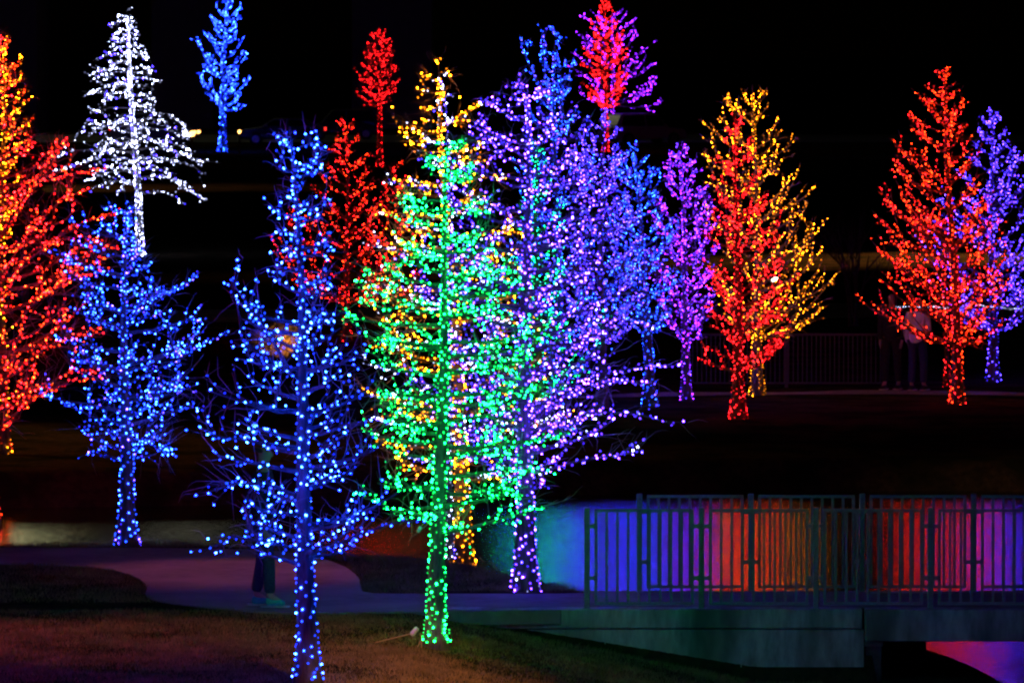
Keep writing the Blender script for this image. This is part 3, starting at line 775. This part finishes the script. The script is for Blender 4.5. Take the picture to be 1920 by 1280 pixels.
# shrub lit by a warm garden spot
sh = ground(515, 668); sr_ = empty('clipped_shrub', sh); tag(sr_, 'rounded shrub glowing orange in a garden light behind the bare boughs', 'shrub')
n = 4200; d = npr.normal(size=(n, 3)); d /= np.linalg.norm(d, axis=1)[:, None]; rr = npr.uniform(.75, 1.03, n)[:, None]
lump = 1 + .12 * np.sin(d[:, :1] * 7) * np.sin(d[:, 2:3] * 6 + 1)
P = d * rr * lump * np.array([.55, .45, .33]) + np.array([0, 0, .33]); R = rand_rot(n); tri = np.array([[-.018, 0, 0], [.018, 0, 0], [0, .05, 0]])
VV = np.einsum('nij,kj->nki', R, tri) + P[:, None]
tag(np_mesh('foliage', VV.reshape(-1, 3), np.arange(3 * n).reshape(-1, 3), M['leaf'], sr_), kind='stuff')
m = MB()
for i in range(5): m.tube([Vector((0, 0, 0)), Vector((rg.uniform(-.3, .3), rg.uniform(-.2, .2), .5))], [.02, .008], 5)
m.build('stem', M['bark'], sr_)
def spot(name, loc, aim, energy, size, col, blend=.5, rad=.08, parent=None):
    d = bpy.data.lights.new(name, 'SPOT'); d.energy = energy; d.spot_size = math.radians(size); d.spot_blend = blend; d.color = col; d.shadow_soft_size = rad
    o = bpy.data.objects.new(name, d); C.objects.link(o); o.location = loc
    o.rotation_euler = (Vector(aim) - Vector(loc)).to_track_quat('-Z', 'Y').to_euler()
    if parent: o.parent = parent; o.matrix_parent_inverse = parent.matrix_world.inverted()
    return o
WARM = (1, .5, .2)
gl = empty('garden_light', (sh.x + .45, sh.y - .9, sh.z)); tag(gl, 'small garden spot light on the grass in front of the glowing shrub', 'garden light')
m = MB(); m.tube([Vector((0, 0, -.03)), Vector((0, 0, .09))], .012, 6); m.build('stake', M['dark_steel'], gl)
m = MB(); m.tube([Vector((0, -.05, .08)), Vector((-.02, .04, .13))], [.035, .05], 10); m.build('lamp_housing', M['dark_steel'], gl)
spot('garden_spot', Vector(gl.location) + Vector((-.02, .1, .16)), (sh.x, sh.y, sh.z + .4), 90, 75, (1, .38, .1))

# spots without lamp posts: inferred street lamps, plus added fills on near lawn and path
spot('path_fill_light', (2.2, 50, 4.2), (-.55, 64.3, -.3), 12000, 12.5, (1, .42, .13), .9)  # stands in for an unseen lamp behind left, shifted to the front
spot('path_fill_light', (-10, 68, 6), (-4.6, 68.6, 0), 2600, 42, (1, .16, .16), .9)  # added red fill for the left lawn
spot('path_fill_light', (-3.0, 80.0, 7.5), (-3.3, 77.0, 0), 900, 34, (1, .2, .32), .9)  # added pink fill that tints the path
spot('street_lamp_light', (24, 172, 8), (10.5, 170, .3), 50000, 36, (1, .4, .14), .9)
spot('street_lamp_light', (24, 124, 7), (7.5, 119.5, -.3), 1200, 20, (1, .45, .25), .9)
spot('street_lamp_light', (-12.5, 76, 6.2), (-5.9, 83.6, 3.8), 8000, 16, (1, .52, .26), .7)
spot('street_lamp_light', (-18, 116, 7), (-7.6, 106, -.3), 7000, 46, (1, .42, .14), .95)
spot('street_lamp_light', (-32, 262, 10), (-20, 266, 0), 18000, 50, (1, .45, .2), .9)

# ------------------------------------------------------------------ extension cord with plugs by the green tree
gt = ground(818, 1215)
ec = empty('extension_cord', ground(779, 1212)); tag(ec, 'thin extension cord with a pale plug beside the green-lit trunk', 'cord')
o0 = Vector(ec.location); Dg = o0.y
def ecp(a, b, dd=0): return W(a, b, Dg + dd) - o0
def smooth3(p, k=3):
    for _ in range(k):
        q = [p[0]]
        for a, b in zip(p, p[1:]): q += [a.lerp(b, .25), a.lerp(b, .75)]
        p = q + [p[-1]]
    return p
m = MB(); m.tube(smooth3([ecp(700, 1205, .3), ecp(735, 1196), ecp(768, 1188)]), .006, 6); m.build('cable', M['cord'], ec, True)
m = MB(); m.tube(smooth3([ecp(788, 1186), ecp(791, 1205), ecp(788, 1225), ecp(786, 1243, -.3)]), .0065, 6); m.build('cable', M['cord'], ec, True)
m = MB(); m.tube(smooth3([ecp(765, 1222, -.1), ecp(782, 1216), ecp(788, 1200)]), .005, 6); m.build('cable', M['cord'], ec, True)
m = MB(); a, b = ecp(771, 1190), ecp(783, 1176); m.tube([a, a.lerp(b, .15), a.lerp(b, .85), b], [.016, .026, .026, .018], 8); m.build('plug', M['plug'], ec, True)
pg = empty('socket_adapter', W(786, 992, gt.y - .2)); tag(pg, 'small pale plug hanging at the fork of the green-lit trunk', 'plug')
m = MB(); m.tube([Vector((-.015, 0, -.03)), Vector((-.01, 0, -.02)), Vector((.015, 0, .025)), Vector((.018, 0, .03))], [.01, .02, .02, .012], 8); m.build('body', M['plug'], pg, True)
m = MB(); m.tube(smooth3([Vector((.015, 0, .03)), Vector((.06, .1, .07)), Vector((.12, .16, .03))]), .004, 5); m.build('cable', M['cord'], pg, True)
gc = ground(905, 1055)
ac = empty('ground_cable', gc); tag(ac, 'dark cable running over the mound from the amber trunk', 'cable')
m = MB(); pts = []
for t in range(9):
    q = ground(900 + t * 4.5, 1050 + t * 2.6 + 3 * math.sin(t)); pts.append(q + Vector((0, 0, .03)) - gc)
m.tube(smooth3(pts, 2), .01, 6); m.build('cable_run', M['rubber'], ac, True)

# ------------------------------------------------------------------ people
def skin_obj(name, V, E, R, m, parent, sub=2, root_i=0):
    me = bpy.data.meshes.new(name); me.from_pydata([tuple(v) for v in V], E, []); me.materials.append(m)
    o = bpy.data.objects.new(name, me); C.objects.link(o); o.parent = parent
    sk = o.modifiers.new('skin', 'SKIN'); sk.use_smooth_shade = True
    if not me.skin_vertices: me.attributes.new('skin', 'FLOAT', 'POINT') if False else None
    bm = bmesh.new(); bm.from_mesh(me); lay = bm.verts.layers.skin.verify()
    for i, v in enumerate(bm.verts):
        rx = R[i]; v[lay].radius = rx if isinstance(rx, tuple) else (rx, rx); v[lay].use_root = (i == root_i)
    bm.to_mesh(me); bm.free()
    s = o.modifiers.new('sub', 'SUBSURF'); s.levels = sub; s.render_levels = sub
    return o
def person(loc, rz, label, top_m, leg_m, shoe_m, arms, stride=.12, h=1.72, hair_long=False, lean=0.0):
    """faces +y before rotation. arms: per side elbow and hand offset from shoulder"""
    k = h / 1.75
    root = empty('person', loc, rz); tag(root, label, 'person', 'people strolling among the lights'); root.scale = (k, k, k)
    hip, kn, an = .93, .5, .09
    V = []; E = []; R = []
    def v(x, y, z, r, p=None):
        V.append((x, y, z)); R.append(r)
        if p is not None: E.append((p, len(V) - 1))
        return len(V) - 1
    pel = v(0, 0, .97, (.15, .11)); wa = v(0, lean * .2, 1.12, (.135, .1), pel); chst = v(0, lean * .5, 1.32, (.155, .11), wa); nk = v(0, lean * .8, 1.46, (.07, .07), chst)
    n2 = v(0, lean, 1.53, (.05, .052), nk); jw = v(0, lean + .02, 1.59, (.058, .07), n2); hd = v(0, lean + .015, 1.66, (.075, .092), jw); tpv = v(0, lean, 1.735, (.05, .06), hd)
    nose = v(0, lean + .12, 1.635, (.012, .014), hd)
    hands = []; arm_pts = []
    for s, (el, ha) in zip((-1, 1), arms):
        sh_ = v(s * .185, lean * .6, 1.41, .055, chst); e = v(s * .185 + s * el[0], el[1] + lean * .6, 1.41 + el[2], .042, sh_); w_ = v(V[e][0] + s * ha[0], V[e][1] + ha[1], V[e][2] + ha[2], .028, e)
        d = (Vector(V[w_]) - Vector(V[e])).normalized(); pm_ = Vector(V[w_]) + d * .06; pv = v(*pm_, (.036, .02), w_)
        side = d.cross(Vector((s, .2, .1))).normalized()
        for fi in range(4):
            o_ = side * (.027 - .018 * fi); q = pm_ + d * .045 + o_; a = v(*q, .0095, pv); q2 = q + d * (.04 - .004 * abs(fi - 1)) + Vector((-s * .012, .01, 0)); v(*q2, .008, a)
        q = pm_ + side * .045 + d * .01; a = v(*q, .011, pv); v(*(q + d * .035 + side * .01), .009, a)
        arm_pts.append((V[sh_], V[e], V[w_]))
    legs = []
    for s in (-1, 1):
        hp = v(s * .09, 0, .9, .088, pel); y = s * stride
        kk = v(s * .1, y * .55 + .03, kn, .06, hp); aa = v(s * .1, y, an + .03, .038, kk); ft = v(s * .11, y + .13, .04, (.038, .03), aa)
        legs.append((V[hp], V[kk], V[aa]))
    skin_obj('body', V, E, R, M['skin'], root)
    # trousers
    V2 = [(0, 0, .99)]; E2 = []; R2 = [(.16, .125)]
    for (a, b, c) in legs:
        i = len(V2); V2 += [a, b, (c[0], c[1], c[2] + .01)]; R2 += [.103, .078, .066]; E2 += [(0, i), (i, i + 1), (i + 1, i + 2)]
    skin_obj('trousers', V2, E2, R2, leg_m, root)
    # jacket with sleeves
    V3 = [(0, 0, .8), (0, lean * .2, 1.12), (0, lean * .5, 1.32), (0, lean * .75, 1.45)]; R3 = [(.195, .16), (.17, .135), (.19, .14), (.095, .09)]; E3 = [(0, 1), (1, 2), (2, 3)]
    for (a, b, c) in arm_pts:
        i = len(V3); V3 += [a, b, c]; R3 += [.078, .062, .05]; E3 += [(2, i), (i, i + 1), (i + 1, i + 2)]
    skin_obj('jacket', V3, E3, R3, top_m, root)
    # hair
    Vh = [(0, lean - .03, 1.72), (0, lean - .05, 1.66)]; Rh = [(.085, .09), (.088, .075)]; Eh = [(0, 1)]
    if hair_long: Vh.append((0, lean - .08, 1.5)); Rh.append((.075, .045)); Eh.append((1, 2))
    skin_obj('hair', Vh, Eh, Rh, M['hair'], root)
    for s, (a, b, c) in zip((-1, 1), legs):
        so = skin_obj('shoe', [(c[0], c[1] - .05, .055), (c[0], c[1] + .06, .055), (c[0] + s * .01, c[1] + .17, .042)], [(0, 1), (1, 2)], [(.046, .05), (.048, .046), (.045, .032)], shoe_m, root)
        mb = MB(); mb.box((c[0] - .045, c[1] - .1, 0), (c[0] + .05, c[1] + .22, .018)); q = mb.build('sole', M['sole'], so); q.modifiers.new('b', 'BEVEL').width = .012
    return root
hang = ((.04, -.03, -.28), (-.02, .08, -.25))
bent = ((.03, .0, -.27), (-.10, .2, .02))
gpn = ground(493, 1138)
person((gpn.x, gpn.y, 0.0), math.radians(-100), 'person in dark clothes and teal shoes standing on the path behind the sparse blue tree', M['black_cloth'], M['denim'], M['teal_shoe'], (bent, hang), .1)
p = ground(1720, 732); person(p, math.radians(-25), 'person in a pale padded jacket seen under the orange-red tree', M['white_cloth'], M['denim'], M['rubber'], (hang, bent), .06, 1.68)
p = ground(1672, 730); person(p, math.radians(160), 'person all in black just left of the pale jacket', M['black_cloth'], M['black_cloth'], M['rubber'], (hang, hang), .1, 1.74, True)
# white long-exposure light trail, built as a string of tiny lights
sl = empty('light_trail_string', W(1690, 575, 121)); tag(sl, 'white light trail built as a line of tiny lights behind the orange-red crown', 'light trail')
o0 = Vector(sl.location); pts = []
for i in range(150):
    t = i / 149; pts.append(W(1680 + 260 * t, 575 + 3 * math.sin(t * 40) * rnd.random() + 7 * math.sin(t * 5.5) ** 2 * t - 3 * t, 121) - o0)
m = MB(); m.tube(pts, .004, 3, False); m.build('wire', M['wire'], sl)
tag(bulbs_mesh('light_bulbs', np.array([tuple(q) for q in pts]), .006, led_mat('white', .35, False), sl, OCT), kind='stuff')
fl = empty('floodlight', W(1452, 527, 160)); fl.location.z = h1(fl.location.x, 160)
tag(fl, 'single bright white lamp on a short pole showing through the yellow crown', 'lamp')
hz = W(1452, 527, 160).z - fl.location.z
m = MB(); m.tube([Vector((0, 0, -.1)), Vector((0, 0, hz))], .03, 6); m.build('pole', M['dark_steel'], fl)
m = MB(); m.tube([Vector((0, 0, hz - .02)), Vector((0, 0, hz + .08))], [.05, .07], 8); m.build('lamp_globe', emit('lamp_glow', (1, .85, .6), 30), fl)

# ------------------------------------------------------------------ parked cars up by the road
head_m = emit('headlight_glow', (1, .42, .1), 7); side_m = emit('amber_marker', (1, .28, .05), 5); tail_m = emit('tail_light', (1, .03, .02), 2)
def car(loc, rz, paint, label, lit=False, suv=False):
    root = empty('parked_car', loc, rz); tag(root, label, 'car', 'cars parked along the road')
    hh = 1.72 if suv else 1.45
    side = [(-2.3, .35), (-2.32, .62), (-2.15, .85), (-1.15, .98), (-.55, hh - .06), (-.2, hh), (1.2 if not suv else 1.7, hh - .02), (1.75 if not suv else 2.1, 1.1), (2.25, 1.0), (2.32, .6), (2.25, .32)]
    bm = bmesh.new(); wv = .88
    def w_at(z): return wv if z < 1.0 else wv - (z - 1.0) * .32
    ring = []
    for s in (-1, 1): ring.append([bm.verts.new((x, s * w_at(z), z)) for x, z in side])
    n = len(side)
    bm.faces.new(ring[0][::-1]); bm.faces.new(ring[1])
    for i in range(n): bm.faces.new((ring[0][i], ring[0][(i + 1) % n], ring[1][(i + 1) % n], ring[1][i]))
    bmesh.ops.recalc_face_normals(bm, faces=bm.faces)
    me = bpy.data.meshes.new('body'); bm.to_mesh(me); bm.free(); me.materials.append(paint)
    o = bpy.data.objects.new('body', me); C.objects.link(o); o.parent = root; bv = o.modifiers.new('b', 'BEVEL'); bv.width = .09; bv.segments = 3
    x1 = 1.15 if not suv else 1.6
    for s in (-1, 1):
        for (a, b, c, d) in (((-.95, 1.03), (-.5, hh - .12), (.25, hh - .1), (.25, 1.03)), ((.33, 1.03), (.33, hh - .1), (x1, hh - .12), (x1 + .28, 1.06))):
            mb = MB(); q = [(x, s * (w_at(z) + .006), z) for x, z in (a, b, c, d)]; q2 = [(x, y - s * .02, z) for x, y, z in q]
            mb.add(q + q2, [(0, 1, 2, 3), (7, 6, 5, 4), (0, 4, 5, 1), (1, 5, 6, 2), (2, 6, 7, 3), (3, 7, 4, 0)]); mb.build('window', M['glass'], root)
        mb = MB(); mb.box((-1.0, s * .93 - .06, 1.0), (-.8, s * .93 + .06, 1.12)); q = mb.build('wing_mirror', paint, root); q.modifiers.new('b', 'BEVEL').width = .03
        mb = MB(); mb.box((-.2, s * .888 - .012, .86), (.02, s * .888 + .012, .9)); mb.build('door_handle', M['rim'], root)
        mb = MB(); mb.box((-2.37, s * .62 - .16, .62), (-2.24, s * .62 + .16, .78)); q = mb.build('headlight', head_m if lit else M['glass'], root); q.modifiers.new('b', 'BEVEL').width = .03
        mb = MB(); mb.box((2.22, s * .66 - .14, .78), (2.35, s * .66 + .14, .95)); q = mb.build('tail_light', tail_m if lit else M['maroon_cloth'], root); q.modifiers.new('b', 'BEVEL').width = .02
        for x in (-1.42, 1.42):
            mb = MB(); mb.tube([Vector((x, s * .74, .34)), Vector((x, s * .78, .34)), Vector((x, s * .9, .34)), Vector((x, s * .94, .34))], [.3, .35, .35, .31], 20)
            wl = mb.build('wheel', M['rubber'], root); mb = MB(); mb.tube([Vector((x, s * .9, .34)), Vector((x, s * .95, .34))], [.21, .2], 14); mb.build('rim', M['rim'], wl)
    mb = MB(); y0 = w_at(1.05) - .08; y1 = w_at(hh) - .06
    mb.add([(-1.12, -y0, 1.03), (-1.12, y0, 1.03), (-.56, y1, hh - .06), (-.56, -y1, hh - .06), (-1.06, -y0, .98), (-1.06, y0, .98), (-.5, y1, hh - .1), (-.5, -y1, hh - .1)],
           [(0, 1, 2, 3), (7, 6, 5, 4), (0, 4, 5, 1), (1, 5, 6, 2), (2, 6, 7, 3), (3, 7, 4, 0)]); mb.build('windscreen', M['glass'], root)
    mb = MB(); mb.box((-2.36, -.4, .38), (-2.3, .4, .56)); mb.build('grille', M['dark_steel'], root)
    return root
def cp(px, py): 
    q = ground(px, py); return (q.x, q.y, q.z)
car(cp(530, 272), 0, M['car_dark'], 'dark car with glowing headlight behind the sparse blue tree top', True)
car(cp(290, 272), math.radians(172), M['car_silver'], 'silver car behind the white-lit tree, nose toward its glowing lamp', True, True)
car(cp(1205, 272), math.radians(-150), M['car_purple'], 'pale tall car tinted purple below the spiky purple tree', False, True)
car(cp(640, 262), 0, M['car_dark'], 'dark tall car parked left of the dim red tree', False, True)
for px, py_, lbl in ((360, 251, 'round warm headlight glow at the right edge of the white-lit tree'), (449, 247, 'small warm headlight glow at the wheel arch of the dark car')):
    q = ground(px, 290); top_z = W(px, py_, q.y).z - q.z
    lp = empty('headlight_stand_in', q); tag(lp, lbl, 'lamp')  # warm headlight glow of the cars, built as a globe on an added post
    m = MB(); m.tube([Vector((0, 0, -.1)), Vector((0, 0, max(top_z - .14, .2)))], .05, 8); m.build('post', M['dark_steel'], lp)
    r0 = .2 if px == 360 else .11
    v, f = ICO; mb = MB(); mb.add([tuple(c) for c in v * r0 + np.array([0, 0, top_z])], [tuple(int(i) for i in t) for t in f]); o = mb.build('lamp_globe', head_m, lp, True); s_ = o.modifiers.new('s', 'SUBSURF'); s_.levels = s_.render_levels = 1

# a tall floodlit building beyond the road, only its reflection reaches the frame
def building(px0, px1, D, z0, z1, col, k, label):
    x0, x1 = (px0 - 960) * D / F, (px1 - 960) * D / F
    b = empty('building', ((x0 + x1) / 2, D, 0)); tag(b, label, 'building', 'lit buildings beyond the road')
    w = (x1 - x0) / 2
    m = MB(); m.box((-w, 0, 0), (w, 12, z1 + 1.5)); m.build('wall', M['facade'], b)
    lm = emit('lit_window', col, k); Lk = lm.node_tree.links
    oi = N(lm, 'ShaderNodeObjectInfo'); mm = N(lm, 'ShaderNodeMath', operation='MULTIPLY'); mm.inputs[1].default_value = k * 2
    Lk.new(oi.outputs['Random'], mm.inputs[0]); Lk.new(mm.outputs[0], lm.node_tree.nodes['Principled BSDF'].inputs['Emission Strength'])
    me = None; fm = None
    nf = int((z1 - z0) / 3.4); nw = max(2, int((x1 - x0) / 3))
    for i in range(nf):
        for j in range(nw):
            cx = -w + (j + .5) * 2 * w / nw; cz = z0 + (i + .5) * (z1 - z0) / nf
            if me is None:
                mb = MB(); mb.box((-w / nw * .8, -.06, -1.3), (w / nw * .8, .0, 1.3)); o = mb.build('window', lm, b); me = o.data
            else: o = bpy.data.objects.new('window', me); C.objects.link(o); o.parent = b
            o.location = (cx, 0, cz)
    return b
building(-420, 70, 420, 23.2, 44, (1, 1, .5), 2.2, 'tall lit building whose reflection whitens the pond at far left')
building(285, 400, 430, 27, 44, (.85, .85, .6), .5, 'narrow lit building reflected right of the pond-edge blue trunk')
building(660, 810, 430, 27, 40, (1, .33, .1), .35, 'warm-lit building reflected behind the green trunk')
